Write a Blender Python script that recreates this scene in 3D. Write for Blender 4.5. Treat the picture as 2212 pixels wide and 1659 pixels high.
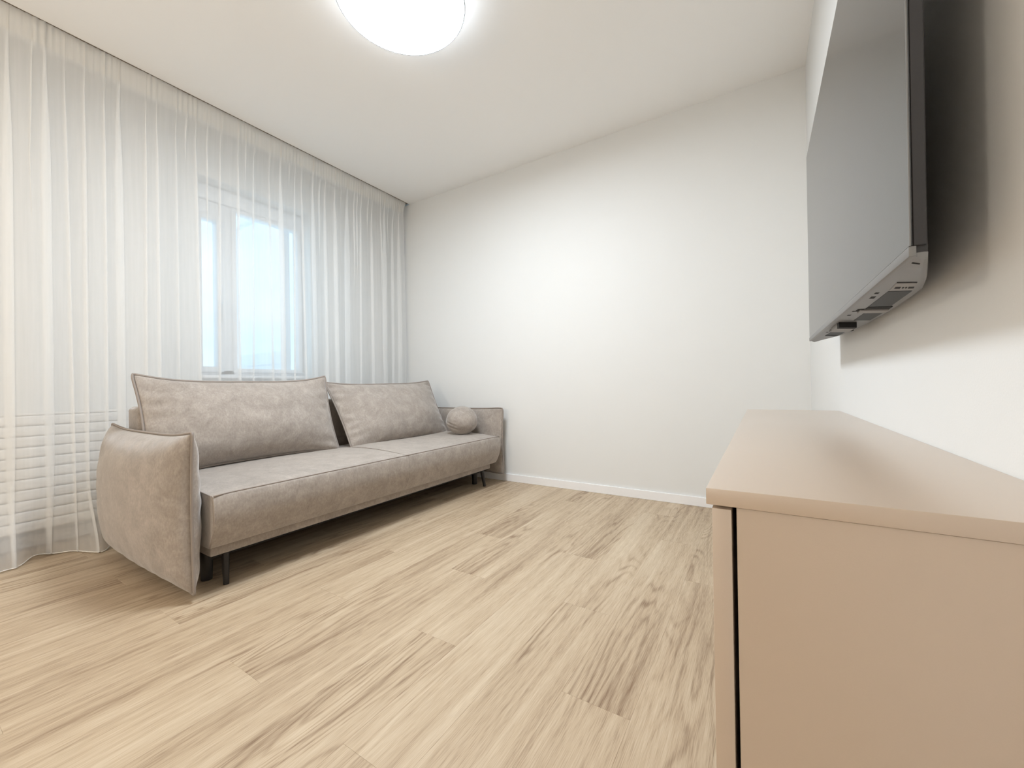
import bpy, bmesh, math, random
from mathutils import Vector, Matrix

for o in list(bpy.data.objects):
    bpy.data.objects.remove(o, do_unlink=True)
S = bpy.context.scene
C = S.collection
random.seed(7)

# ---------------------------------------------------------------- camera
CAM_H = 0.80
cam_d = bpy.data.cameras.new('camera')
cam_d.sensor_width = 36.0
cam_d.lens = 868.317 / 2212 * 36.0
cam_d.clip_start = 0.01
cam = bpy.data.objects.new('camera', cam_d)
C.objects.link(cam)
R = ((0.84904554, -0.01490087, -0.52810949),
     (0.52809242, -0.00537872, 0.84916987),
     (-0.01549392, -0.99987451, 0.00330226))
cam.matrix_world = Matrix(((R[0][0], -R[0][1], -R[0][2], 0.0),
                           (R[1][0], -R[1][1], -R[1][2], 0.0),
                           (R[2][0], -R[2][1], -R[2][2], CAM_H),
                           (0, 0, 0, 1)))
S.camera = cam

# ---------------------------------------------------------------- world, exposure
LAMP_STRENGTH = 42.0
LAMP_SIDE = 3.2
GLOBE_STRENGTH = 46.0
SKY_STRENGTH = 1.2
w = bpy.data.worlds.new('sky')
S.world = w
w.use_nodes = True
nt = w.node_tree
nt.nodes.clear()
wo = nt.nodes.new('ShaderNodeOutputWorld')
bg = nt.nodes.new('ShaderNodeBackground')
tc = nt.nodes.new('ShaderNodeTexCoord')
mp = nt.nodes.new('ShaderNodeMapping')
mp.inputs['Scale'].default_value = (1.5, 1.5, 5.0)
nz = nt.nodes.new('ShaderNodeTexNoise')
nz.inputs['Scale'].default_value = 1.6
nz.inputs['Detail'].default_value = 5
rp = nt.nodes.new('ShaderNodeValToRGB')
rp.color_ramp.elements[0].position = 0.35
rp.color_ramp.elements[0].color = (0.42, 0.72, 0.95, 1)
rp.color_ramp.elements[1].position = 0.7
rp.color_ramp.elements[1].color = (0.62, 0.83, 0.96, 1)
nt.links.new(tc.outputs['Generated'], mp.inputs['Vector'])
nt.links.new(mp.outputs['Vector'], nz.inputs['Vector'])
nt.links.new(nz.outputs['Fac'], rp.inputs['Fac'])
nt.links.new(rp.outputs['Color'], bg.inputs['Color'])
bg.inputs['Strength'].default_value = SKY_STRENGTH
nt.links.new(bg.outputs[0], wo.inputs[0])
S.view_settings.view_transform = 'Standard'
S.view_settings.look = 'None'
S.view_settings.gamma = 1.0
S.view_settings.use_curve_mapping = False
S.view_settings.exposure = 0.64
S.cycles.transparent_max_bounces = 40


# ---------------------------------------------------------------- material helpers
def lin(r, g, b):
    def f(c):
        c /= 255.0
        return c / 12.92 if c <= 0.04045 else ((c + 0.055) / 1.055) ** 2.4
    return (f(r), f(g), f(b), 1.0)


def new_mat(name):
    m = bpy.data.materials.new(name)
    m.use_nodes = True
    n = m.node_tree.nodes
    return m, n, m.node_tree.links, n['Principled BSDF']


def set_in(b, key, v):
    if key in b.inputs:
        b.inputs[key].default_value = v


def plain(name, col, rough=0.5, metal=0.0, spec=0.5, bump=0.0, bscale=200.0, var=0.04):
    """principled with a faint procedural mottling and optional fine relief"""
    m, n, l, b = new_mat(name)
    set_in(b, 'Roughness', rough)
    set_in(b, 'Metallic', metal)
    set_in(b, 'Specular IOR Level', spec)
    t = n.new('ShaderNodeTexCoord')
    z = n.new('ShaderNodeTexNoise')
    z.inputs['Scale'].default_value = 6.0
    z.inputs['Detail'].default_value = 4
    l.new(t.outputs['Object'], z.inputs['Vector'])
    mx = n.new('ShaderNodeMix')
    mx.data_type = 'RGBA'
    mx.inputs[6].default_value = tuple(c * (1 - var) for c in col[:3]) + (1,)
    mx.inputs[7].default_value = tuple(min(1, c * (1 + var)) for c in col[:3]) + (1,)
    l.new(z.outputs['Fac'], mx.inputs[0])
    l.new(mx.outputs[2], b.inputs['Base Color'])
    if bump > 0:
        z2 = n.new('ShaderNodeTexNoise')
        z2.inputs['Scale'].default_value = bscale
        z2.inputs['Detail'].default_value = 2
        l.new(t.outputs['Object'], z2.inputs['Vector'])
        bp = n.new('ShaderNodeBump')
        bp.inputs['Strength'].default_value = bump
        bp.inputs['Distance'].default_value = 0.002
        l.new(z2.outputs['Fac'], bp.inputs['Height'])
        l.new(bp.outputs['Normal'], b.inputs['Normal'])
    return m


M_WALL = plain('wall_paint', lin(231, 231, 229), 0.75, spec=0.25, bump=0.06, bscale=400, var=0.008)
M_CEIL = plain('ceiling_paint', lin(251, 250, 248), 0.85, spec=0.2, var=0.006)
M_TRIM = plain('white_lacquer', lin(245, 244, 244), 0.4, var=0.005)
M_PVC = plain('white_pvc', lin(242, 244, 246), 0.35, var=0.005)
M_RAD = plain('radiator_enamel', lin(240, 238, 234), 0.4, var=0.006)
M_CAB = plain('taupe_laminate', lin(192, 173, 154), 0.40, spec=0.85, bump=0.04, bscale=600, var=0.012)
for _n in M_CAB.node_tree.nodes:
    if _n.type == 'BSDF_PRINCIPLED':
        set_in(_n, 'Coat Weight', 1.0)
        set_in(_n, 'Coat Roughness', 0.36)
        set_in(_n, 'Coat IOR', 1.75)
M_DARK = plain('dark_leg_wood', lin(26, 21, 19), 0.45, var=0.1)
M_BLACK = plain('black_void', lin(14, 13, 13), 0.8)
M_TVBACK = plain('tv_plastic', lin(48, 46, 47), 0.5, bump=0.05, bscale=900, var=0.06)
M_TVMETAL = plain('tv_grey_plastic', lin(128, 127, 126), 0.42, metal=0.25, var=0.05)
M_TVLABEL = plain('tv_label', lin(146, 143, 140), 0.6, var=0.03)
M_TVVENT = plain('tv_dark_recess', lin(30, 33, 32), 0.55, var=0.06)
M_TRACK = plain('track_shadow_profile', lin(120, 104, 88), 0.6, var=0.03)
M_RIM = plain('lamp_rim', lin(165, 170, 174), 0.6, var=0.02)
M_CONC = plain('balcony_concrete', lin(200, 205, 208), 0.9, bump=0.3, bscale=60, var=0.08)


def make_screen():
    m, n, l, b = new_mat('tv_screen_glass')
    b.inputs['Base Color'].default_value = lin(26, 26, 27)
    set_in(b, 'Roughness', 0.16)
    set_in(b, 'Specular IOR Level', 1.0)
    t = n.new('ShaderNodeTexCoord')
    z = n.new('ShaderNodeTexNoise')
    z.inputs['Scale'].default_value = 900
    l.new(t.outputs['Object'], z.inputs['Vector'])
    mr = n.new('ShaderNodeMapRange')
    mr.inputs['To Min'].default_value = 0.13
    mr.inputs['To Max'].default_value = 0.2
    l.new(z.outputs['Fac'], mr.inputs['Value'])
    l.new(mr.outputs[0], b.inputs['Roughness'])
    return m


M_SCREEN = make_screen()


def make_glass():
    m, n, l, b = new_mat('window_glass')
    n.remove(b)
    out = n['Material Output']
    tr = n.new('ShaderNodeBsdfTransparent')
    tr.inputs['Color'].default_value = (0.97, 0.99, 1.0, 1)
    gl = n.new('ShaderNodeBsdfGlossy')
    gl.inputs['Roughness'].default_value = 0.02
    mx = n.new('ShaderNodeMixShader')
    mx.inputs[0].default_value = 0.05
    l.new(tr.outputs[0], mx.inputs[1])
    l.new(gl.outputs[0], mx.inputs[2])
    l.new(mx.outputs[0], out.inputs['Surface'])
    return m


M_GLASS = make_glass()


def make_sheer(name, open_frac, col):
    """woven voile: threads (diffuse + translucent) with open gaps between them"""
    m, n, l, b = new_mat(name)
    n.remove(b)
    out = n['Material Output']
    df = n.new('ShaderNodeBsdfDiffuse')
    df.inputs['Color'].default_value = col
    tl = n.new('ShaderNodeBsdfTranslucent')
    tl.inputs['Color'].default_value = col
    a = n.new('ShaderNodeMixShader')
    a.inputs[0].default_value = 0.28
    l.new(df.outputs[0], a.inputs[1])
    l.new(tl.outputs[0], a.inputs[2])
    tr = n.new('ShaderNodeBsdfTransparent')
    mx = n.new('ShaderNodeMixShader')
    t = n.new('ShaderNodeTexCoord')
    mp_ = n.new('ShaderNodeMapping')
    mp_.inputs['Scale'].default_value = (3, 30, 1.2)
    z = n.new('ShaderNodeTexNoise')
    z.inputs['Scale'].default_value = 2.0
    l.new(t.outputs['Object'], mp_.inputs['Vector'])
    l.new(mp_.outputs[0], z.inputs['Vector'])
    mr = n.new('ShaderNodeMapRange')
    mr.inputs['To Min'].default_value = open_frac - 0.04
    mr.inputs['To Max'].default_value = open_frac + 0.04
    l.new(z.outputs['Fac'], mr.inputs['Value'])
    l.new(mr.outputs[0], mx.inputs[0])
    l.new(a.outputs[0], mx.inputs[1])
    l.new(tr.outputs[0], mx.inputs[2])
    l.new(mx.outputs[0], out.inputs['Surface'])
    return m


M_SHEER = make_sheer('sheer_voile', 0.53, lin(254, 254, 253))
M_TAPE = make_sheer('heading_tape', 0.25, lin(248, 244, 236))
M_HEM = plain('hem_thread', lin(248, 243, 236), 0.8, var=0.01)


def make_fabric(name, c1, c2, dark):
    m, n, l, b = new_mat(name)
    set_in(b, 'Roughness', 0.85)
    set_in(b, 'Specular IOR Level', 0.2)
    set_in(b, 'Sheen Weight', 0.55)
    set_in(b, 'Sheen Roughness', 0.4)
    t = n.new('ShaderNodeTexCoord')
    z = n.new('ShaderNodeTexNoise')
    z.inputs['Scale'].default_value = 14
    z.inputs['Detail'].default_value = 9
    z.inputs['Roughness'].default_value = 0.8
    z.inputs['Distortion'].default_value = 0.4
    l.new(t.outputs['Object'], z.inputs['Vector'])
    cr = n.new('ShaderNodeValToRGB')
    e = cr.color_ramp.elements
    e[0].position = 0.30
    e[0].color = dark
    e[1].position = 0.72
    e[1].color = c2
    k = cr.color_ramp.elements.new(0.5)
    k.color = c1
    l.new(z.outputs['Fac'], cr.inputs['Fac'])
    # fine yarn fleck
    z2 = n.new('ShaderNodeTexNoise')
    z2.inputs['Scale'].default_value = 160
    z2.inputs['Detail'].default_value = 3
    mp_ = n.new('ShaderNodeMapping')
    mp_.inputs['Scale'].default_value = (1, 1, 0.45)
    l.new(t.outputs['Object'], mp_.inputs['Vector'])
    l.new(mp_.outputs[0], z2.inputs['Vector'])
    mr = n.new('ShaderNodeMapRange')
    mr.inputs['From Min'].default_value = 0.3
    mr.inputs['From Max'].default_value = 0.7
    mr.inputs['To Min'].default_value = 0.90
    mr.inputs['To Max'].default_value = 1.08
    l.new(z2.outputs['Fac'], mr.inputs['Value'])
    hs = n.new('ShaderNodeMix')
    hs.data_type = 'RGBA'
    hs.blend_type = 'MULTIPLY'
    hs.inputs[0].default_value = 1.0
    l.new(cr.outputs['Color'], hs.inputs[6])
    l.new(mr.outputs[0], hs.inputs[7])
    l.new(hs.outputs[2], b.inputs['Base Color'])
    bp = n.new('ShaderNodeBump')
    bp.inputs['Strength'].default_value = 0.12
    bp.inputs['Distance'].default_value = 0.002
    l.new(z2.outputs['Fac'], bp.inputs['Height'])
    l.new(bp.outputs['Normal'], b.inputs['Normal'])
    return m


M_FAB = make_fabric('taupe_velour', lin(166, 156, 147), lin(186, 176, 167), lin(148, 138, 129))
M_PIPE = plain('piping_velour', lin(156, 146, 138), 0.9, spec=0.15, var=0.05)


def make_oak():
    m, n, l, b = new_mat('oak_vinyl')
    set_in(b, 'Specular IOR Level', 0.4)
    t = n.new('ShaderNodeTexCoord')
    oi = n.new('ShaderNodeObjectInfo')
    sc = n.new('ShaderNodeVectorMath')
    sc.operation = 'SCALE'
    sc.inputs[0].default_value = (7.3, 13.1, 0)
    l.new(oi.outputs['Random'], sc.inputs['Scale'])
    ad = n.new('ShaderNodeVectorMath')
    ad.operation = 'ADD'
    l.new(t.outputs['Object'], ad.inputs[0])
    l.new(sc.outputs[0], ad.inputs[1])

    def noise(scale, mscale, detail=3, rough=0.5, dist=0.0):
        mp_ = n.new('ShaderNodeMapping')
        mp_.inputs['Scale'].default_value = mscale
        l.new(ad.outputs[0], mp_.inputs['Vector'])
        z = n.new('ShaderNodeTexNoise')
        z.inputs['Scale'].default_value = scale
        z.inputs['Detail'].default_value = detail
        z.inputs['Roughness'].default_value = rough
        z.inputs['Distortion'].default_value = dist
        l.new(mp_.outputs[0], z.inputs['Vector'])
        return z.outputs['Fac']

    def math_(op, a, bv=None):
        k = n.new('ShaderNodeMath')
        k.operation = op
        for i, v in enumerate((a, bv)):
            if v is None:
                continue
            if isinstance(v, (int, float)):
                k.inputs[i].default_value = v
            else:
                l.new(v, k.inputs[i])
        return k.outputs[0]

    def mapr(v, a, b_, c, d):
        k = n.new('ShaderNodeMapRange')
        k.inputs['From Min'].default_value = a
        k.inputs['From Max'].default_value = b_
        k.inputs['To Min'].default_value = c
        k.inputs['To Max'].default_value = d
        l.new(v, k.inputs['Value'])
        return k.outputs[0]

    field = noise(1.0, (7.0, 0.75, 1), 2.0, 0.45, 0.3)          # growth-ring height field
    rings = math_('SINE', math_('MULTIPLY', field, 120.0))
    rings = mapr(rings, -1, 1, 0.0, 1.0)
    rings = math_('POWER', rings, 2.6)
    zone = mapr(noise(1.0, (5.0, 0.8, 1), 1.0), 0.46, 0.62, 0.06, 1.0)   # where the cathedral figure shows
    rings = math_('MULTIPLY', rings, zone)
    streak = noise(1.0, (42.0, 1.3, 1), 4.0, 0.6)
    pores = noise(1.0, (520.0, 16.0, 1), 2.0, 0.6)
    broad = noise(1.0, (6.0, 0.9, 1), 2.0)
    fac = math_('ADD', math_('MULTIPLY', mapr(streak, 0.3, 0.7, 0, 1), 0.40),
                math_('MULTIPLY', rings, 0.30))
    fac = math_('ADD', fac, math_('MULTIPLY', mapr(pores, 0.38, 0.66, 0, 1), 0.26))
    fac = math_('ADD', fac, math_('MULTIPLY', mapr(broad, 0.3, 0.7, 0, 1), 0.32))
    fac = math_('ADD', fac, math_('MULTIPLY', math_('SUBTRACT', oi.outputs['Random'], 0.5), 0.10))
    cr = n.new('ShaderNodeValToRGB')
    e = cr.color_ramp.elements
    e[0].position = 0.05
    e[0].color = lin(214, 197, 172)
    e[1].position = 1.05 if False else 1.0
    e[1].color = lin(132, 107, 83)
    k = cr.color_ramp.elements.new(0.5)
    k.color = lin(190, 169, 142)
    l.new(fac, cr.inputs['Fac'])
    l.new(cr.outputs['Color'], b.inputs['Base Color'])
    l.new(mapr(pores, 0.3, 0.7, 0.40, 0.54), b.inputs['Roughness'])
    bp = n.new('ShaderNodeBump')
    bp.inputs['Strength'].default_value = 0.16
    bp.inputs['Distance'].default_value = 0.0015
    l.new(pores, bp.inputs['Height'])
    l.new(bp.outputs['Normal'], b.inputs['Normal'])
    return m


M_OAK = make_oak()


def make_lamp_mat(strength, ca, cb_, name='lit_diffuser'):
    m, n, l, b = new_mat(name)
    n.remove(b)
    out = n['Material Output']
    em = n.new('ShaderNodeEmission')
    t = n.new('ShaderNodeTexCoord')
    z = n.new('ShaderNodeTexNoise')
    z.inputs['Scale'].default_value = 5
    l.new(t.outputs['Object'], z.inputs['Vector'])
    mx = n.new('ShaderNodeMix')
    mx.data_type = 'RGBA'
    mx.inputs[6].default_value = ca
    mx.inputs[7].default_value = cb_
    l.new(z.outputs['Fac'], mx.inputs[0])
    l.new(mx.outputs[2], em.inputs['Color'])
    em.inputs['Strength'].default_value = strength
    l.new(em.outputs[0], out.inputs['Surface'])
    return m


COOL = ((0.82, 0.91, 1.0, 1), (0.86, 0.93, 1.0, 1))
WARM = ((1.0, 0.88, 0.74, 1), (1.0, 0.90, 0.77, 1))
M_LAMP = make_lamp_mat(LAMP_STRENGTH, *COOL)
M_LAMP_SIDE = make_lamp_mat(LAMP_SIDE, *COOL, name='lit_diffuser_side')
M_GLOBE = make_lamp_mat(GLOBE_STRENGTH, *WARM, name='lit_warm_globe')


# ---------------------------------------------------------------- mesh helpers
def obj(name, bm, mat, parent=None, smooth=None, loc=None):
    bmesh.ops.recalc_face_normals(bm, faces=bm.faces[:])
    me = bpy.data.meshes.new(name)
    bm.to_mesh(me)
    bm.free()
    return mobj(name, me, mat, parent, smooth, loc)


def mobj(name, me, mat, parent=None, smooth=None, loc=None):
    if mat and not me.materials:
        me.materials.append(mat)
    if smooth is not None:
        me.shade_smooth()
        if smooth < 180:
            me.set_sharp_from_angle(angle=math.radians(smooth))
    o = bpy.data.objects.new(name, me)
    C.objects.link(o)
    if loc is not None:
        o.location = loc
    if parent is not None:
        o.parent = parent
        o.matrix_parent_inverse = Matrix.Identity(4)
        if loc is None:
            o.location = -parent.matrix_world.translation if False else (-parent.location)
    return o


def thing(name, label, cat, loc=(0, 0, 0), group=None):
    e = bpy.data.objects.new(name, None)
    C.objects.link(e)
    e.location = loc
    e.empty_display_size = 0.1
    tag(e, label, cat, group)
    return e


def tag(o, label=None, cat=None, group=None, kind=None):
    if label:
        o['label'] = label
    if cat:
        o['category'] = cat
    if group:
        o['group'] = group
    if kind:
        o['kind'] = kind
    return o


def box(bm, x0, x1, y0, y1, z0, z1, bevel=0.0, seg=2):
    v = [bm.verts.new((x, y, z)) for x in (x0, x1) for y in (y0, y1) for z in (z0, z1)]
    idx = ((0, 1, 3, 2), (4, 6, 7, 5), (0, 4, 5, 1), (2, 3, 7, 6), (0, 2, 6, 4), (1, 5, 7, 3))
    fs = [bm.faces.new([v[i] for i in q]) for q in idx]
    if bevel > 0:
        es = list({e for f in fs for e in f.edges})
        bmesh.ops.bevel(bm, geom=es, offset=bevel, segments=seg, profile=0.5, affect='EDGES')
    return bm


def bbox(*a, **k):
    return box(bmesh.new(), *a, **k)


def tube(bm, pts, r, n=8, closed=False):
    """tube along a polyline; r may be a list"""
    N = len(pts)
    P = [Vector(p) for p in pts]
    rings = []
    up = Vector((0, 0, 1))
    for i, p in enumerate(P):
        if closed:
            t = P[(i + 1) % N] - P[i - 1]
        else:
            t = P[min(i + 1, N - 1)] - P[max(i - 1, 0)]
        t.normalize()
        if i == 0:
            a = t.cross(up)
            if a.length < 0.05:
                a = t.cross(Vector((1, 0, 0)))
        else:
            a = a_prev - t * a_prev.dot(t)
        a.normalize()
        a_prev = a
        b = t.cross(a)
        rr = r[i] if isinstance(r, (list, tuple)) else r
        rings.append([bm.verts.new(p + (a * math.cos(2 * math.pi * k / n) + b * math.sin(2 * math.pi * k / n)) * rr)
                      for k in range(n)])
    M = N if closed else N - 1
    for i in range(M):
        A, B = rings[i], rings[(i + 1) % N]
        if closed and i == M - 1:
            s_ = min(range(n), key=lambda q: sum((A[k].co - B[(k + q) % n].co).length for k in range(n)))
            B = B[s_:] + B[:s_]
        for k in range(n):
            bm.faces.new((A[k], A[(k + 1) % n], B[(k + 1) % n], B[k]))
    if not closed:
        bm.faces.new(rings[0][::-1])
        bm.faces.new(rings[-1])
    return bm


def lathe(bm, prof, cx, cy, n=64):
    rings = []
    for r, z in prof:
        if r < 1e-6:
            rings.append([bm.verts.new((cx, cy, z))])
        else:
            rings.append([bm.verts.new((cx + r * math.cos(2 * math.pi * k / n), cy + r * math.sin(2 * math.pi * k / n), z))
                          for k in range(n)])
    for A, B in zip(rings[:-1], rings[1:]):
        for k in range(n):
            k2 = (k + 1) % n
            if len(A) == 1 and len(B) > 1:
                bm.faces.new((A[0], B[k], B[k2]))
            elif len(B) == 1 and len(A) > 1:
                bm.faces.new((A[k], A[k2], B[0]))
            elif len(A) > 1:
                bm.faces.new((A[k], A[k2], B[k2], B[k]))
    return bm


# ---------------------------------------------------------------- room shell
XR, XL, YB, YF, ZC = 0.237, -3.25, 2.8455, -2.30, 2.60
NICHE_X = -2.925
WT = 0.22

floor = tag(obj('floor', bbox(XL - WT, XR + WT, YF - WT, YB + WT, -0.20, -0.006), M_OAK), kind='structure')
ceil_ = tag(obj('ceiling', bbox(NICHE_X, XR + WT, YF - WT, YB + WT, ZC, ZC + 0.2), M_CEIL), kind='structure')
tag(obj('trim_1', bbox(XL - WT, NICHE_X - 0.0005, YF - WT, YB + WT, ZC + 0.035, ZC + 0.2), M_CEIL), kind='structure')
tag(obj('wall_back', bbox(XL - WT, XR + WT, YB, YB + WT, -0.006, ZC), M_WALL), kind='structure')
tag(obj('wall_right', bbox(XR, XR + WT, YF, YB, -0.006, ZC), M_WALL), kind='structure')
tag(obj('wall_front', bbox(XL - WT, XR + WT, YF - WT, YF, -0.006, ZC), M_WALL), kind='structure')
# left wall with the window opening
WY0, WY1, WZ0, WZ1 = 1.2075, 2.007, 0.880, 2.283
bm = bmesh.new()
box(bm, XL - WT, XL, YF, WY0, -0.006, ZC + 0.035)
box(bm, XL - WT, XL, WY1, YB, -0.006, ZC + 0.035)
box(bm, XL - WT, XL, WY0, WY1, -0.006, WZ0)
box(bm, XL - WT, XL, WY0, WY1, WZ1, ZC + 0.035)
tag(obj('wall_left', bm, M_WALL), kind='structure')

tag(obj('baseboard_back', bbox(XL + 0.001, XR - 0.001, YB - 0.013, YB, 0.0, 0.060, 0.002), M_TRIM), kind='structure')
tag(obj('baseboard_left', bbox(XL, XL + 0.013, YF + 0.001, YB - 0.014, 0.0, 0.060, 0.002), M_TRIM), kind='structure')
tag(obj('baseboard_right', bbox(XR - 0.013, XR, 1.87, YB - 0.014, 0.0, 0.060, 0.002), M_TRIM), kind='structure')
tag(obj('baseboard_front', bbox(XL + 0.014, XR - 0.001, YF, YF + 0.013, 0.0, 0.060, 0.002), M_TRIM), kind='structure')

# floor planks, each a board of its own, third-offset pattern
PW, PL = 0.178, 1.187


def plank_mesh(wd, ln):
    bm = bmesh.new()
    x, y, c, g = wd / 2 - 0.0001, ln / 2 - 0.0001, 0.0004, 0.0003
    lo = [bm.verts.new(p) for p in ((-x, -y, -0.0058), (x, -y, -0.0058), (x, y, -0.0058), (-x, y, -0.0058))]
    md = [bm.verts.new((v.co.x, v.co.y, -g)) for v in lo]
    hi = [bm.verts.new(p) for p in ((-x + c, -y + c, 0), (x - c, -y + c, 0), (x - c, y - c, 0), (-x + c, y - c, 0))]
    bm.faces.new(hi)
    for A, B in ((lo, md), (md, hi)):
        for i in range(4):
            j = (i + 1) % 4
            bm.faces.new((A[i], A[j], B[j], B[i]))
    bmesh.ops.recalc_face_normals(bm, faces=bm.faces[:])
    me = bpy.data.meshes.new('plank')
    bm.to_mesh(me)
    bm.free()
    me.materials.append(M_OAK)
    return me


cache = {}
offs = (0.166, 0.955, 0.563)
k = -9
while True:
    xa = -1.702 + PW * k
    xb = xa + PW
    if xa > XR:
        break
    x0, x1 = max(xa, XL + 0.001), min(xb, XR - 0.001)
    if x1 - x0 > 0.01:
        y = offs[k % 3] - 4 * PL
        while y < YB:
            y0, y1 = max(y, YF + 0.001), min(y + PL, YB - 0.001)
            if y1 - y0 > 0.01:
                key = (round(x1 - x0, 4), round(y1 - y0, 4))
                if key not in cache:
                    cache[key] = plank_mesh(*key)
                p = bpy.data.objects.new('plank', cache[key])
                C.objects.link(p)
                p.location = ((x0 + x1) / 2, (y0 + y1) / 2, 0)
                p.parent = floor
            y += PL
    k += 1

# ---------------------------------------------------------------- window
win = thing('window_1', 'white framed window behind the sheer curtain', 'window', (XL - 0.16, (WY0 + WY1) / 2, WZ0))
tag(win, kind='structure')
FX0, FX1 = XL - 0.19, XL - 0.13


def ring_frame(name, x0, x1, y0, y1, z0, z1, wd, parent, mat=M_PVC, bev=0.004):
    bm = bmesh.new()
    box(bm, x0, x1, y0, y0 + wd, z0, z1, bev)
    box(bm, x0, x1, y1 - wd, y1, z0, z1, bev)
    box(bm, x0, x1, y0 + wd, y1 - wd, z0, z0 + wd, bev)
    box(bm, x0, x1, y0 + wd, y1 - wd, z1 - wd, z1, bev)
    return obj(name, bm, mat, parent, 40)


ring_frame('frame', FX0, FX1, WY0, WY1, WZ0, WZ1 - 0.03, 0.03, win)
obj('roller_box', bbox(FX0 - 0.01, FX1 + 0.015, WY0, WY1, WZ1 - 0.11, WZ1, 0.006), M_PVC, win, 40)
obj('mullion', bbox(FX0, FX1, 1.380, 1.472, WZ0 + 0.03, WZ1 - 0.112, 0.004), M_PVC, win, 40)
obj('transom', bbox(FX0, FX1, WY0 + 0.03, 1.379, 2.055, WZ1 - 0.112, 0.004), M_PVC, win, 40)
obj('bottom_rail', bbox(FX0, FX1, WY0 + 0.03, WY1 - 0.03, WZ0 + 0.031, 0.945, 0.004), M_PVC, win, 40)
sl = ring_frame('sash', FX0 + 0.004, FX1 + 0.018, WY0 + 0.018, 1.398, 0.930, 2.070, 0.040, win)
obj('pane', bbox(FX0 + 0.028, FX0 + 0.034, WY0 + 0.055, 1.361, 0.967, 2.033), M_GLASS, sl).location = (0, 0, 0)
sr = ring_frame('sash', FX0 + 0.004, FX1 + 0.018, 1.458, WY1 - 0.018, 0.930, WZ1 - 0.112, 0.030, win)
obj('pane', bbox(FX0 + 0.028, FX0 + 0.034, 1.485, WY1 - 0.045, 0.957, WZ1 - 0.140), M_GLASS, sr).location = (0, 0, 0)
bm = bmesh.new()
box(bm, FX1 + 0.018, FX1 + 0.030, 1.372, 1.398, 1.40, 1.47, 0.005)
tube(bm, [(FX1 + 0.03, 1.385, 1.435), (FX1 + 0.058, 1.385, 1.435), (FX1 + 0.065, 1.383, 1.42), (FX1 + 0.064, 1.380, 1.31)],
     [0.009, 0.009, 0.010, 0.009], 10)
obj('handle', bm, M_PVC, win, 40)
obj('sill', bbox(XL - 0.14, XL + 0.035, WY0 + 0.002, WY1 - 0.002, WZ0, WZ0 + 0.022, 0.006), M_PVC, win, 40)

# balcony outside
tag(obj('balcony_slab', bbox(-4.62, XL - WT - 0.002, 0.2, 2.2, -0.25, -0.05, 0.01), M_CONC),
    'pale concrete balcony slab outside the window', 'balcony')
BY = 1.925
scr = thing('balcony_screen', 'white framed glass side screen of the balcony outside the window', 'screen', (-4.0, BY, -0.05))
bx0, bx1 = -4.44, XL - WT - 0.004
obj('post', bbox(bx0, bx0 + 0.07, BY - 0.03, BY + 0.03, -0.05, 2.46, 0.004), M_PVC, scr)
obj('post', bbox(bx1 - 0.06, bx1, BY - 0.03, BY + 0.03, -0.05, 2.46, 0.004), M_PVC, scr)
obj('top_rail', bbox(bx0 + 0.07, bx1 - 0.06, BY - 0.03, BY + 0.03, 2.37, 2.46, 0.004), M_PVC, scr)
obj('middle_rail', bbox(bx0 + 0.07, bx1 - 0.06, BY - 0.03, BY + 0.03, 1.02, 1.13, 0.004), M_PVC, scr)
obj('infill_panel', bbox(bx0 + 0.07, bx1 - 0.06, BY - 0.012, BY + 0.012, -0.05, 1.02), M_PVC, scr)
obj('pane', bbox(bx0 + 0.07, bx1 - 0.06, BY - 0.003, BY + 0.003, 1.13, 2.37), M_GLASS, scr)

# ---------------------------------------------------------------- radiator
rad = thing('radiator', 'white ribbed panel radiator behind the curtain, left of the sofa', 'radiator', (-3.17, 0.6, 0.1))
RY0, RY1 = -0.45, 1.15
obj('body', bbox(-3.215, -3.155, RY0, RY1, 0.10, 0.685, 0.008), M_RAD, rad, 40)
nr = 11
for i in range(nr):
    zc = 0.125 + i * (0.535 / (nr - 1))
    bm = bbox(-3.160, -3.140, RY0 + 0.015, RY1 - 0.015, zc - 0.025, zc + 0.025, 0.0098, 4)
    obj('rib', bm, M_RAD, rad, 50)
obj('top_grille', bbox(-3.2495, -3.140, RY0 + 0.004, RY1 - 0.004, 0.686, 0.697, 0.003), M_RAD, rad, 40)
for yb in (RY0 + 0.25, RY1 - 0.25):
    obj('bracket', bbox(-3.2495, -3.214, yb - 0.02, yb + 0.02, 0.2, 0.62), M_RAD, rad)

# ---------------------------------------------------------------- curtain track + curtain
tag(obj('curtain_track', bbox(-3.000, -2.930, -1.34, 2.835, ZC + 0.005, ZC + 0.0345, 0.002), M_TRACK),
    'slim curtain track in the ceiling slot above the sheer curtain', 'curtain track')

rng = random.Random(11)


def sstep(a, b, x):
    t = min(1, max(0, (x - a) / (b - a)))
    return t * t * (3 - 2 * t)


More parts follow.
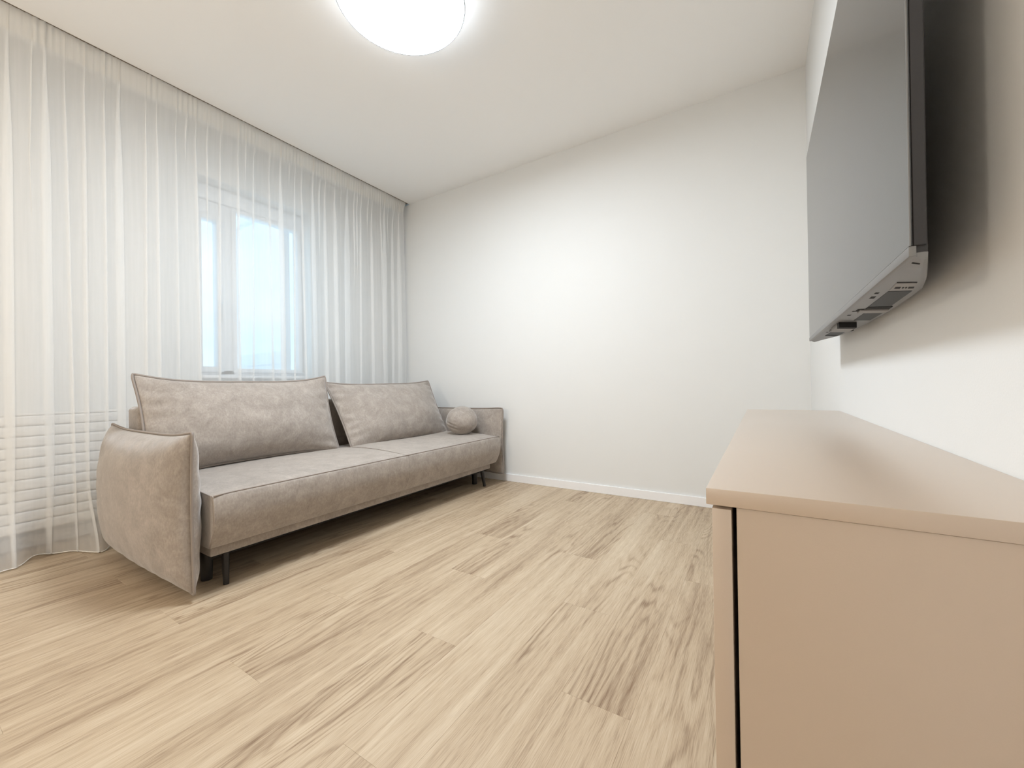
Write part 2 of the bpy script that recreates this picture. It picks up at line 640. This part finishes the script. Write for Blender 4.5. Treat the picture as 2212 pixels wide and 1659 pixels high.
# flat overlapping folds: (position along the wall, width, drift per metre, reach downwards)
folds = []
pos = [0.355, 0.470, 0.535, 0.606, 0.680, 0.736, 0.851, 0.897, 0.990, 1.088, 1.224, 1.325, 1.426, 1.528, 1.602,
       1.713, 1.760, 1.850, 1.960, 2.040, 2.160, 2.300, 2.415, 2.550, 2.660, 2.735]
wid = [24, 26, 8, 11, 9, 26, 8, 10, 8, 9, 8, 10, 9, 8, 26, 8, 9, 26, 16, 22, 42, 12, 18, 40, 22, 30]
for p_, w_ in zip(pos, wid):
    folds.append([p_, w_ * 0.00118, rng.uniform(-0.012, 0.012), 9.0])
p_ = 0.27
while p_ > -1.28:
    folds.append([p_, rng.uniform(0.008, 0.032), rng.uniform(-0.015, 0.015), 9.0])
    p_ -= rng.uniform(0.07, 0.13)
big = [f[0] for f in folds]
for _ in range(120):
    q = rng.uniform(-1.25, 2.74)
    if min(abs(q - b_) for b_ in big) > 0.034:
        folds.append([q, rng.uniform(0.004, 0.009), rng.uniform(-0.02, 0.02), rng.uniform(0.25, 0.9)])
        big.append(q)
folds.sort()


def fold_width(f, d):
    p, w_, dr, reach = f
    if reach > 5:
        g = 0.30 + 0.70 * sstep(0.10, 0.75, d)
        g *= 1 - 0.55 * sstep(1.9, 2.6, d)
    else:
        g = sstep(0.02, 0.14, d) * (1 - sstep(reach * 0.5, reach * 1.2, d))
    return w_ * g


def shape(y, lay, z):
    """offset the flat run at height z: soft waves, gathers in the heading, hem spreading over the floor"""
    d = ZC - z
    head = 1 - sstep(0.09, 0.16, d)
    body = sstep(0.06, 0.45, d)
    x = -2.939 - 0.024 * sstep(0.03, 0.30, d)
    A = 0.002 + 0.010 * body + 0.012 * sstep(1.2, 2.4, d)
    x += A * (math.sin(2 * math.pi * y / 0.41 + 0.6) * 0.6 + math.sin(2 * math.pi * y / 0.233 + 2.1 + 0.5 * d) * 0.5)
    x += head * 0.0028 * math.sin(2 * math.pi * y / 0.024 + 1.3 * math.sin(y * 9)) * (0.7 + 0.3 * math.sin(y * 31))
    x += lay * (0.0022 + 0.0065 * body)
    low = sstep(0.0, 1.0, (0.42 - z) / 0.42) ** 1.5
    side = 1 - 0.74 * sstep(0.62, 0.85, y)
    x += low * side * (0.040 + 0.105 * math.cos(2 * math.pi * (y - 0.27) / 0.36)
                       + 0.022 * math.cos(2 * math.pi * (y - 0.61) / 0.12))
    e = sstep(2.66, 2.80, y)
    y += e * (0.012 * math.exp(-((d - 0.01) / 0.03) ** 2) - 0.022 * math.exp(-((d - 0.10) / 0.10) ** 2) + 0.014 * sstep(0.2, 1.4, d))
    return (max(x, -3.12), y, z)


def curtain_row(z):
    d = ZC - z
    pts = []
    ya = -1.30
    for f in folds + [None]:
        if f is None:
            yb, w_ = 2.800, 0.0
        else:
            w_ = fold_width(f, d)
            yb = f[0] + f[2] * d * min(1, w_ / max(1e-6, f[1]) + 0.3) - w_ / 2
        yb = max(yb, ya + 0.002)
        n = max(5, int(round((f[0] - ya) / 0.010))) if False else 9
        for i_ in range(n):
            pts.append((ya + (yb - ya) * i_ / n, 0.0))
        if f is None:
            pts.append((yb, 0.0))
            break
        k_ = min(1.0, w_ / 0.006)
        # front layer, turn, middle layer, turn, rear layer
        for u, lay in ((0.0, 0.25), (0.3, 0.75), (0.62, 1.0), (0.90, 1.0), (1.0, 0.8), (1.0, 0.3), (0.92, 0.05), (0.62, 0.0), (0.35, 0.0),
                       (0.08, -0.05), (0.0, -0.3), (0.0, -0.8), (0.10, -1.0), (0.4, -1.0), (0.75, -0.7)):
            pts.append((yb + u * w_, lay * k_))
        ya = yb + w_
    return pts


def curtain_mesh(zlist, dx=0.0):
    vs, n = [], 0
    for z in zlist:
        row = curtain_row(z)
        n = len(row)
        for (y, lay) in row:
            x, y, z_ = shape(y, lay, z)
            vs.append((x + dx, y, z_))
    fs = [(j * n + i, j * n + i + 1, (j + 1) * n + i + 1, (j + 1) * n + i)
          for j in range(len(zlist) - 1) for i in range(n - 1)]
    me = bpy.data.meshes.new('sheet')
    me.from_pydata(vs, [], fs)
    me.update()
    return me


zs = [ZC + 0.004, ZC - 0.004] + [ZC - 0.004 - 0.014 * i for i in range(1, 14)]
zz = zs[-1]
while zz > 0.5:
    zz -= 0.05
    zs.append(zz)
while zz > 0.03:
    zz -= 0.022
    zs.append(max(zz, 0.006))
if zs[-1] > 0.0065:
    zs.append(0.006)
cur = thing('sheer_curtain', 'floor-length white sheer curtain gathered along the window wall', 'curtain', (-2.96, 1.0, 0.0))
mobj('voile', curtain_mesh(zs), M_SHEER, cur, 60)
zh = [ZC + 0.0035] + [ZC - 0.004 - 0.010 * i for i in range(0, 12)]
tp = mobj('heading_tape', curtain_mesh(zh, -0.0012), M_TAPE, cur, 60)
tag(tp, 'denser gathered heading band')
bm = bmesh.new()
hem_pts = []
for (y, lay) in curtain_row(0.006):
    q = Vector(shape(y, lay, 0.006))
    if not hem_pts or (q - hem_pts[-1]).length > 0.006:
        hem_pts.append(q)
tube(bm, hem_pts, 0.0024, 5)
obj('hem', bm, M_HEM, cur, 180)

# ---------------------------------------------------------------- ceiling lamps
def ceiling_lamp(LX, LY, LR, label, m_face, m_side):
    lamp = thing('ceiling_lamp', label, 'ceiling lamp', (LX, LY, ZC))
    bm = lathe(bmesh.new(), [(0.0, 2.5015), (LR * 0.5, 2.5008), (LR * 0.9, 2.500), (LR * 0.975, 2.5005), (LR * 0.988, 2.503)], LX, LY, 96)
    obj('diffuser', bm, m_face, lamp, 180)
    bm = lathe(bmesh.new(), [(LR * 0.988, 2.5035), (LR * 1.0, 2.5008), (LR * 1.006, 2.503), (LR * 1.006, 2.5065), (LR * 0.996, 2.508)], LX, LY, 96)
    obj('rim', bm, M_RIM, lamp, 180)
    bm = lathe(bmesh.new(), [(LR * 0.998, 2.508), (LR * 0.998, 2.545), (LR * 0.985, 2.552), (LR * 0.95, 2.554)], LX, LY, 96)
    obj('diffuser_side', bm, m_side, lamp, 40)
    bm = lathe(bmesh.new(), [(0, 2.554), (LR * 0.95, 2.5545), (LR * 0.95, 2.562), (LR * 0.72, 2.5645), (LR * 0.72, 2.5995), (0, 2.5995)], LX, LY, 64)
    obj('mounting_plate', bm, M_PVC, lamp, 40)
    return lamp


ceiling_lamp(-1.335, 1.265, 0.2806, 'round flush ceiling lamp with a glowing cool white diffuser', M_LAMP, M_LAMP_SIDE)
# unseen lamp: warm light inferred behind viewer, globe form added to brighten ceiling
GX, GY = -1.75, -1.45
fl = thing('added_floor_lamp', 'added floor lamp with a glowing warm white globe, unseen behind the viewer', 'floor lamp', (GX, GY, 0))
obj('base', lathe(bmesh.new(), [(0, 0.0005), (0.13, 0.0005), (0.13, 0.018), (0.02, 0.026), (0, 0.026)], GX, GY, 48), M_DARK, fl, 40)
obj('pole', lathe(bmesh.new(), [(0, 0.026), (0.009, 0.026), (0.009, 1.315), (0.035, 1.32), (0.035, 1.34), (0, 1.34)], GX, GY, 24), M_DARK, fl, 40)
obj('globe_shade', lathe(bmesh.new(), [(max(0.0, 0.13 * math.sin(math.pi * i / 24)) if 0 < i < 24 else 0.0, 1.468 - 0.13 * math.cos(math.pi * i / 24)) for i in range(25)], GX, GY, 48), M_GLOBE, fl, 180)

# ---------------------------------------------------------------- sofa
SY0, SY1 = 0.706, 2.695
sofa = thing('sofa', 'long taupe velour sofa with pillow-shaped arms under the window', 'sofa', (-2.25, 1.70, 0.0))


def pillow(name, c, uax, vax, a, b, th, mat, parent, ear=0.035, vear=0.10, pwr=2.4, seed=0, nu=64, nv=48, pipe=0.0055, wr=0.0035,
           sag=0.0, front=1.0, back=1.0, loc_origin=False, trap=0.0, corner_r=0.05, dome=0.72, freq=17, ear_b=None, wlen=0.16):
    """stuffed rectangular pillow: seam ring with pointed corners, two bulging faces, piping along the seam"""
    c = Vector(c)
    U = Vector(uax).normalized()
    V = Vector(vax).normalized()
    N = U.cross(V).normalized()
    rr = random.Random(seed)
    ph = [rr.uniform(0, 6.28) for _ in range(12)]

    def seam(u, v):
        x = a * u * (1 - (ear if u < 0 or ear_b is None else ear_b) * (1 - v * v)) * (1 + trap * v)
        y = b * v * (1 - vear * (1 - u ** 4))
        # slightly rounded corner tips
        k = (abs(u) * abs(v)) ** 14
        return x * (1 - corner_r * k * 0.5), y * (1 - corner_r * k * 0.9)

    def height(u, v):
        fu = max(0.0, 1 - abs(u) ** pwr)
        fv = max(0.0, 1 - abs(v) ** pwr)
        h = (fu * fv) ** dome
        h *= 1 - sag * v
        ed = 1 - abs(u)
        wv = wr * math.sin(freq * v + ph[0] + 1.5 * math.sin(5 * v + ph[1])) * math.exp(-(ed / wlen)) * min(1, ed * 12)
        ev = 1 - abs(v)
        wv += wr * 0.6 * math.sin(23 * u + ph[2] + 2 * math.sin(4 * u + ph[3])) * math.exp(-(ev / 0.2)) * min(1, ev * 10)
        wv += wr * 0.5 * math.sin(5.1 * u + 3.3 * v + ph[4]) * math.sin(3.7 * v - 2.2 * u + ph[5]) * h
        return h, wv

    def spread(i, n):
        s = -1 + 2 * i / n
        return math.sin(s * math.pi / 2) * 0.55 + s * 0.45

    us = [spread(i, nu) for i in range(nu + 1)]
    vsr = [spread(j, nv) for j in range(nv + 1)]
    verts, faces, ind = [], [], {}
    for side in (1, -1):
        for j, v in enumerate(vsr):
            for i, u in enumerate(us):
                edge = i in (0, nu) or j in (0, nv)
                if side < 0 and edge:
                    ind[(side, i, j)] = ind[(1, i, j)]
                    continue
                x, y = seam(u, v)
                h, wv = (0, 0) if edge else height(u, v)
                n_ = side * (th / 2 * h * (front if side > 0 else back) + wv)
                ind[(side, i, j)] = len(verts)
                verts.append(c + U * x + V * y + N * n_)
        for j in range(nv):
            for i in range(nu):
                q = [ind[(side, i, j)], ind[(side, i + 1, j)], ind[(side, i + 1, j + 1)], ind[(side, i, j + 1)]]
                faces.append(q if side > 0 else q[::-1])
    off = c if loc_origin else Vector((0, 0, 0))
    me = bpy.data.meshes.new(name)
    me.from_pydata([tuple(v - off) for v in verts], [], faces)
    me.update()
    if loc_origin:
        o = mobj(name, me, mat, None, 180, loc=c)
    else:
        o = mobj(name, me, mat, parent, 180)
    ring = [(us[i], -1) for i in range(nu)] + [(1, vsr[j]) for j in range(nv)] + \
           [(us[nu - i], 1) for i in range(nu)] + [(-1, vsr[nv - j]) for j in range(nv)]
    pts = []
    for u, v in ring:
        x, y = seam(u, v)
        pts.append(c + U * (x + (0.0035 if abs(u) == 1 else 0) * u) + V * (y + (0.0035 if abs(v) == 1 else 0) * v) - off)
    bm = bmesh.new()
    tube(bm, pts, pipe, 6, closed=True)
    pp = obj('piping', bm, M_PIPE, None, 180)
    pp.parent = o
    return o


# arms
pillow('armrest', (-2.285, 0.648, 0.335), (-1, 0, 0), (0, 0, 1), 0.462, 0.306, 0.20, M_FAB, sofa, ear=0.036, ear_b=-0.04, vear=0.085, dome=0.42, pwr=2.5, seed=1,
       wr=0.004, front=0.85, back=1.08, corner_r=0.02)
pillow('armrest', (-2.275, 2.765, 0.345), (1, 0, 0), (0, 0, 1), 0.465, 0.275, 0.14, M_FAB, sofa, ear=0.03, vear=0.06, pwr=2.8, seed=2,
       wr=0.002, front=0.75, back=0.75)


def seat_mesh(y0, y1, seed):
    prof = []
    # closed X-Z profile, front to the right (+X)
    prof += [(-2.56, 0.180), (-2.56, 0.385)]
    for i in range(1, 14):
        t = i / 14
        prof.append((-2.56 + t * (0.742), 0.392 + 0.020 * math.sin(math.pi * min(1, t * 1.02)) ** 0.8))
    prof += [(-1.812, 0.3935), (-1.803, 0.389), (-1.798, 0.381)]
    for i in range(1, 9):
        t = i / 9
        prof.append((-1.797 + 0.012 * math.sin(math.pi * t) - 0.035 * t * t, 0.381 - t * 0.195))
    prof += [(-1.836, 0.182), (-1.845, 0.177)]
    n = len(prof)
    cols = 26
    verts, faces = [], []
    for j in range(cols + 1):
        s = j / cols
        e = min(s, 1 - s) * (y1 - y0)
        soft = 1 - math.exp(-e / 0.018)
        y = y0 + s * (y1 - y0)
        for i, (x, z) in enumerate(prof):
            kx = (x + 1.80)
            mid = (s < 0.5) == (y0 > 1.5)
            dz = -(1 - soft) * (0.004 if mid and x < -1.85 else 0.0012 if mid else 0.006) * (1 if z > 0.3 else 0)
            dx = -(1 - soft) * (0.0012 if mid else 0.004) * (1 if x > -1.85 else 0)
            dz += 0.003 * math.sin(7 * y + 3 * x + seed) if z > 0.385 and x < -1.83 else 0
            verts.append((x + dx, y, z + dz))
    for j in range(cols):
        for i in range(n):
            a_, b_ = j * n + i, j * n + (i + 1) % n
            faces.append((a_, b_, b_ + n, a_ + n))
    faces.append(tuple(range(n))[::-1])
    faces.append(tuple(range(cols * n, cols * n + n)))
    me = bpy.data.meshes.new('seat_cushion')
    me.from_pydata(verts, [], faces)
    me.update()
    return me


YM = 1.712
for (ya, yb, sd) in ((SY0, YM - 0.0006, 0.3), (YM + 0.0006, SY1, 2.0)):
    st = mobj('seat_cushion', seat_mesh(ya, yb, sd), M_FAB, sofa, 38)
bm = bmesh.new()
tube(bm, [(-1.8055, SY0 + 0.002 + (SY1 - SY0 - 0.004) * i / 60, 0.3922 - 0.004 * math.exp(-min(i, 60 - i) / 0.8)) for i in range(61)], 0.0028, 6)
obj('seat_piping', bm, M_PIPE, sofa, 180)
# seam down the near end of the seat
bm = bmesh.new()
tube(bm, [(-2.3, SY0 + 0.001, 0.398), (-2.0, SY0 + 0.001, 0.397), (-1.83, SY0 + 0.001, 0.386), (-1.810, SY0, 0.376), (-1.803, SY0, 0.30), (-1.812, SY0, 0.24), (-1.84, SY0, 0.18)], 0.0024, 6)
obj('end_seam', bm, M_PIPE, sofa, 180)
# backrest
bm = bbox(-2.735, -2.575, 0.700, 2.690, 0.17, 0.722, 0.022, 4)
obj('backrest', bm, M_FAB, sofa, 40)
# base frame under the seat
obj('underside_light_block', bbox(-2.66, -1.90, 0.74, 2.66, 0.118, 0.1275), M_BLACK, sofa)  # black sheet added under the frame to cut bounced light
obj('rear_light_block', bbox(-2.715, -2.700, 0.72, 2.68, 0.012, 0.168), M_BLACK, sofa)  # unseen strip added to block light from behind and darken the underside
obj('base_frame', bbox(-2.68, -1.885, 0.725, 2.675, 0.128, 0.176, 0.006), M_FAB, sofa, 40)
for yl, dy in ((0.785, -0.006), (2.588, 0.006)):
    bm = bmesh.new()
    tube(bm, [(-1.905, yl, 0.1275), (-1.884, yl + dy, 0.0005)], [0.0150, 0.0105], 16)
    obj('front_leg', bm, M_DARK, sofa, 50)
    bm = bmesh.new()
    tube(bm, [(-2.60, yl, 0.117), (-2.615, yl + dy, 0.0005)], [0.0150, 0.0105], 16)
    obj('rear_leg', bm, M_DARK, sofa, 50)
for yl in (0.757, 2.622):
    bm = bmesh.new()
    tube(bm, [(-2.005, yl, 0.1275), (-2.005, yl, 0.0005)], [0.024, 0.020], 16)
    obj('support_leg', bm, M_DARK, sofa, 50)

# ---------------------------------------------------------------- loose cushions on the sofa
c1 = pillow('back_cushion', (-2.455, 1.160, 0.630), (0, 1, 0.0), (-0.30, 0, 1), 0.496, 0.266, 0.235, M_FAB, None, ear=0.045, seed=5,
            loc_origin=True, wr=0.009, sag=0.18, vear=0.175, corner_r=0.03)
tag(c1, 'large upright taupe back cushion with piped edge, at the near end of the sofa', 'cushion', 'back cushions on the sofa')
c2 = pillow('back_cushion', (-2.440, 2.184, 0.612), (0, 1, 0.012), (-0.52, -0.03, 1), 0.494, 0.266, 0.225, M_FAB, None, ear=0.030, seed=9,
            loc_origin=True, wr=0.016, sag=0.18, vear=0.11, trap=0.028, corner_r=0.03, freq=24, wlen=0.085)
tag(c2, 'reclined taupe back cushion with puckered edge, beside the round ball cushion', 'cushion', 'back cushions on the sofa')

# ball cushion
BC = Vector((-2.075, 2.555, 0.518))
bm = bmesh.new()
bmesh.ops.create_icosphere(bm, subdivisions=5, radius=1.0)
for v in bm.verts:
    n_ = v.co.normalized()
    th_, ph_ = math.acos(max(-1, min(1, n_.z))), math.atan2(n_.y, n_.x)
    r = 0.126
    r *= 1 + 0.012 * math.sin(3 * ph_ + 1) * math.sin(th_) + 0.010 * math.sin(5 * n_.x + 7 * n_.z)
    pk = math.exp(-((n_ - Vector((0.25, -0.55, 0.8)).normalized()).length / 0.35) ** 2)
    r -= pk * 0.004 * (1 + math.sin(11 * math.atan2(n_.z - 0.8, n_.x - 0.25)))
    pk2 = math.exp(-((n_ - Vector((-0.2, -0.9, -0.35)).normalized()).length / 0.4) ** 2)
    r -= pk2 * 0.005 * (1 + math.sin(26 * n_.z + 9 * n_.x))
    v.co = Vector((n_.x * r, n_.y * r, n_.z * r * (0.94 if n_.z > 0 else 0.90)))
    if v.co.z < -0.104:
        v.co.z = -0.104
ball = obj('ball_cushion', bm, M_FAB, None, 180, loc=BC)
tag(ball, 'small round taupe ball cushion in the far corner of the sofa', 'cushion')
bm = bmesh.new()
tube(bm, [(0.1255 * math.cos(a) * 0.42, -0.1255 * math.cos(a) * 0.9075, 0.117 * math.sin(a)) for a in
          [2 * math.pi * i / 48 for i in range(48)]], 0.0022, 6, closed=True)
s_ = obj('seam', bm, M_PIPE, None, 180)
s_.parent = ball
s_.rotation_euler = (0, 0, math.radians(75))

# ---------------------------------------------------------------- sideboard
CZ = 0.6900
cy0, cy1 = 0.4630, 1.8620
cb = thing('sideboard', 'matt taupe sideboard under the wall-mounted television', 'sideboard', (0.09, 1.16, 0))
obj('top_panel', bbox(-0.0515, XR - 0.001, cy0, cy1, CZ - 0.0172, CZ, 0.0009, 2), M_CAB, cb, 40)
obj('side_panel', bbox(-0.0240, XR - 0.001, cy0 + 0.0035, cy0 + 0.0215, 0.06, CZ - 0.0178, 0.0005, 1), M_CAB, cb, 40)
obj('side_panel', bbox(-0.0240, XR - 0.001, cy1 - 0.0215, cy1 - 0.0035, 0.06, CZ - 0.0178, 0.0005, 1), M_CAB, cb, 40)
obj('bottom_panel', bbox(-0.0240, XR - 0.001, cy0 + 0.022, cy1 - 0.022, 0.06, 0.078), M_CAB, cb)
obj('back_panel', bbox(XR - 0.006, XR - 0.0012, cy0 + 0.022, cy1 - 0.022, 0.0785, CZ - 0.018), M_CAB, cb)
obj('plinth', bbox(0.005, XR - 0.002, cy0 + 0.03, cy1 - 0.03, 0.0005, 0.0595), M_BLACK, cb)
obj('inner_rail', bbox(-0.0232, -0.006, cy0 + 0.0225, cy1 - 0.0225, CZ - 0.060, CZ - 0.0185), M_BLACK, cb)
nd = 3
dl = (cy1 - cy0 - 0.004) / nd
for i in range(nd):
    a0 = cy0 + 0.0015 + i * dl + (0.0 if i == 0 else 0.0015)
    a1 = cy0 + 0.0025 + (i + 1) * dl - 0.0015
    obj('door', bbox(-0.0462, -0.0284, a0, a1, 0.062, CZ - 0.0205, 0.0007, 2), M_CAB, cb, 40)

# ---------------------------------------------------------------- television
TX = 0.1475
ty0, ty1, tz0, tz1 = 0.640, 1.793, 0.9420, 1.603
tv = thing('television', 'flat black television mounted on the wall above the sideboard', 'television', (0.19, 1.22, tz0))
obj('screen', bbox(TX, TX + 0.003, ty0, ty1, tz0 + 0.012, tz1, 0.0006, 1), M_SCREEN, tv, 40)
obj('bottom_bezel', bbox(TX - 0.0008, TX + 0.006, ty0, ty1, tz0, tz0 + 0.0118, 0.0008, 2), M_TVMETAL, tv, 40)
obj('panel_back', bbox(TX + 0.0032, TX + 0.0155, ty0 + 0.0008, ty1 - 0.0008, tz0 + 0.0122, tz1 - 0.0005, 0.001, 1), M_TVBACK, tv, 40)
# side trim strip, lighter edge
obj('side_trim', bbox(TX - 0.0003, TX + 0.0012, ty0 - 0.0012, ty0 - 0.0001, tz0 + 0.012, tz1, 0.0002, 1), M_TVMETAL, tv)


def back_depth(s):
    """thickness of the rear housing along the width, 0..1"""
    e = min(s, 1 - s)
    ramp = 0.0163 + 0.29 * e
    cap = 0.071 + 0.008 * sstep(0.2, 0.45, e)
    return min(ramp, cap) - 0.004 * math.exp(-((ramp - cap) / 0.012) ** 2)


# rear housing: bulges to the middle, lower two thirds
bm = bmesh.new()
NS = 48
rows = []
for j in range(NS + 1):
    s = j / NS
    y = ty0 + 0.004 + s * (ty1 - ty0 - 0.008)
    dp = back_depth(s)
    zt = tz0 + 0.44
    rows.append([bm.verts.new(p) for p in (
        (TX + 0.0062, y, tz0 + 0.0010), (TX + dp * 0.86, y, tz0 - 0.0025), (TX + dp * 0.97, y, tz0 + 0.001),
        (TX + dp, y, tz0 + 0.012), (TX + dp, y, zt - 0.05), (TX + dp * 0.75, y, zt), (TX + 0.0158, y, zt + 0.004), (TX + 0.0158, y, tz0 + 0.02),
        (TX + 0.0062, y, tz0 + 0.012))])
for A, B in zip(rows[:-1], rows[1:]):
    for i in range(9):
        bm.faces.new((A[i], A[(i + 1) % 9], B[(i + 1) % 9], B[i]))
bm.faces.new(rows[0][::-1])
bm.faces.new(rows[-1])
obj('rear_housing', bm, M_TVBACK, tv, 35)
# underside cover plate and its fittings
bm = bmesh.new()
prev = None
for j in range(NS + 1):
    s = j / NS
    y = ty0 + 0.002 + s * (ty1 - ty0 - 0.004)
    dp = back_depth(s) * 0.985
    A = [bm.verts.new(p) for p in ((TX + 0.005, y, tz0 + 0.0004), (TX + dp * 0.80, y, tz0 - 0.0045), (TX + dp * 0.97, y, tz0 - 0.0030), (TX + dp * 1.0, y, tz0 + 0.0035),
                                   (TX + dp * 0.8, y, tz0 + 0.004), (TX + 0.005, y, tz0 + 0.004))]
    if prev:
        for i in range(6):
            bm.faces.new((prev[i], prev[(i + 1) % 6], A[(i + 1) % 6], A[i]))
    else:
        bm.faces.new(A[::-1])
    prev = A
bm.faces.new(prev)
under = obj('underside_cover', bm, M_TVMETAL, tv, 30)
tag(under, 'grey underside cover with vents and sockets')


def under_part(name, f0, f1, y0, y1, mat, drop):
    """fitting on the underside; f0..f1 run from the screen edge (0) to the rear edge (1) of the cover"""
    bm = bmesh.new()
    lo, hi = [], []
    for (f, y) in ((f0, y0), (f1, y0), (f1, y1), (f0, y1)):
        dp = back_depth((y - ty0 - 0.002) / (ty1 - ty0 - 0.004)) * 0.985
        xe = dp * 0.80 - 0.005
        x = TX + 0.005 + f * xe
        z = tz0 + 0.0004 - 0.0049 * f
        lo.append(bm.verts.new((x, y, z - drop)))
        hi.append(bm.verts.new((x, y, z + 0.003)))
    bm.faces.new(lo)
    bm.faces.new(hi)
    for i in range(4):
        bm.faces.new((lo[i], lo[(i + 1) % 4], hi[(i + 1) % 4], hi[i]))
    o = obj(name, bm, mat, under)
    o.location = (0, 0, 0)
    return o


for nm, f0, f1, y0, y1, mt, dr in (
        ('label_strip', 0.42, 1.0, 0.795, 0.850, M_TVLABEL, 0.0006),
        ('label_line', 0.42, 1.0, 0.787, 0.790, M_BLACK, 0.0006),
        ('socket_slot', 0.50, 0.64, 0.822, 0.834, M_BLACK, 0.0012),
        ('socket_hole', 0.69, 0.73, 0.824, 0.832, M_BLACK, 0.0012),
        ('socket_hole', 0.77, 0.81, 0.824, 0.832, M_BLACK, 0.0012),
        ('socket_slot', 0.85, 0.99, 0.822, 0.834, M_BLACK, 0.0012),
        ('vent_recess', 0.42, 1.0, 0.860, 1.015, M_TVVENT, 0.0006),
        ('vent_edge', 0.42, 1.06, 1.016, 1.045, M_BLACK, 0.0012),
        ('cover_rib', 0.30, 1.06, 1.050, 1.085, M_TVLABEL, 0.0030),
        ('cover_step', 0.22, 0.40, 1.045, 1.075, M_BLACK, 0.0010),
        ('vent_recess', 0.55, 1.06, 1.100, 1.220, M_TVVENT, 0.0006),
        ('port_block', 0.16, 0.74, 1.255, 1.285, M_BLACK, 0.0130),
        ('cover_rib', 0.16, 0.80, 1.286, 1.380, M_TVLABEL, 0.0110),
        ('vent_edge', 0.30, 1.02, 1.385, 1.405, M_BLACK, 0.0060),
        ('cover_rib', 0.20, 1.0, 1.410, 1.440, M_TVLABEL, 0.0050),
        ('vent_recess', 0.38, 1.0, 1.455, 1.560, M_TVVENT, 0.0006),
        ('vent_edge', 0.38, 1.0, 1.561, 1.590, M_BLACK, 0.0010),
        ('screw_slot', 0.14, 0.24, 0.868, 0.880, M_BLACK, 0.0004),
        ('screw_slot', 0.16, 0.28, 0.905, 0.925, M_BLACK, 0.0004),
        ('screw_slot', 0.14, 0.22, 1.070, 1.082, M_BLACK, 0.0004),
        ('screw_slot', 0.14, 0.24, 1.125, 1.140, M_BLACK, 0.0004),
        ('screw_slot', 0.18, 0.28, 1.480, 1.495, M_BLACK, 0.0004),
        ('screw_slot', 0.30, 0.80, 0.668, 0.673, M_BLACK, 0.0004)):
    under_part(nm, f0, f1, y0, y1, mt, dr)
obj('wall_mount', bbox(TX + 0.05, XR - 0.0005, 1.05, 1.40, 1.12, 1.36, 0.003), M_BLACK, tv)
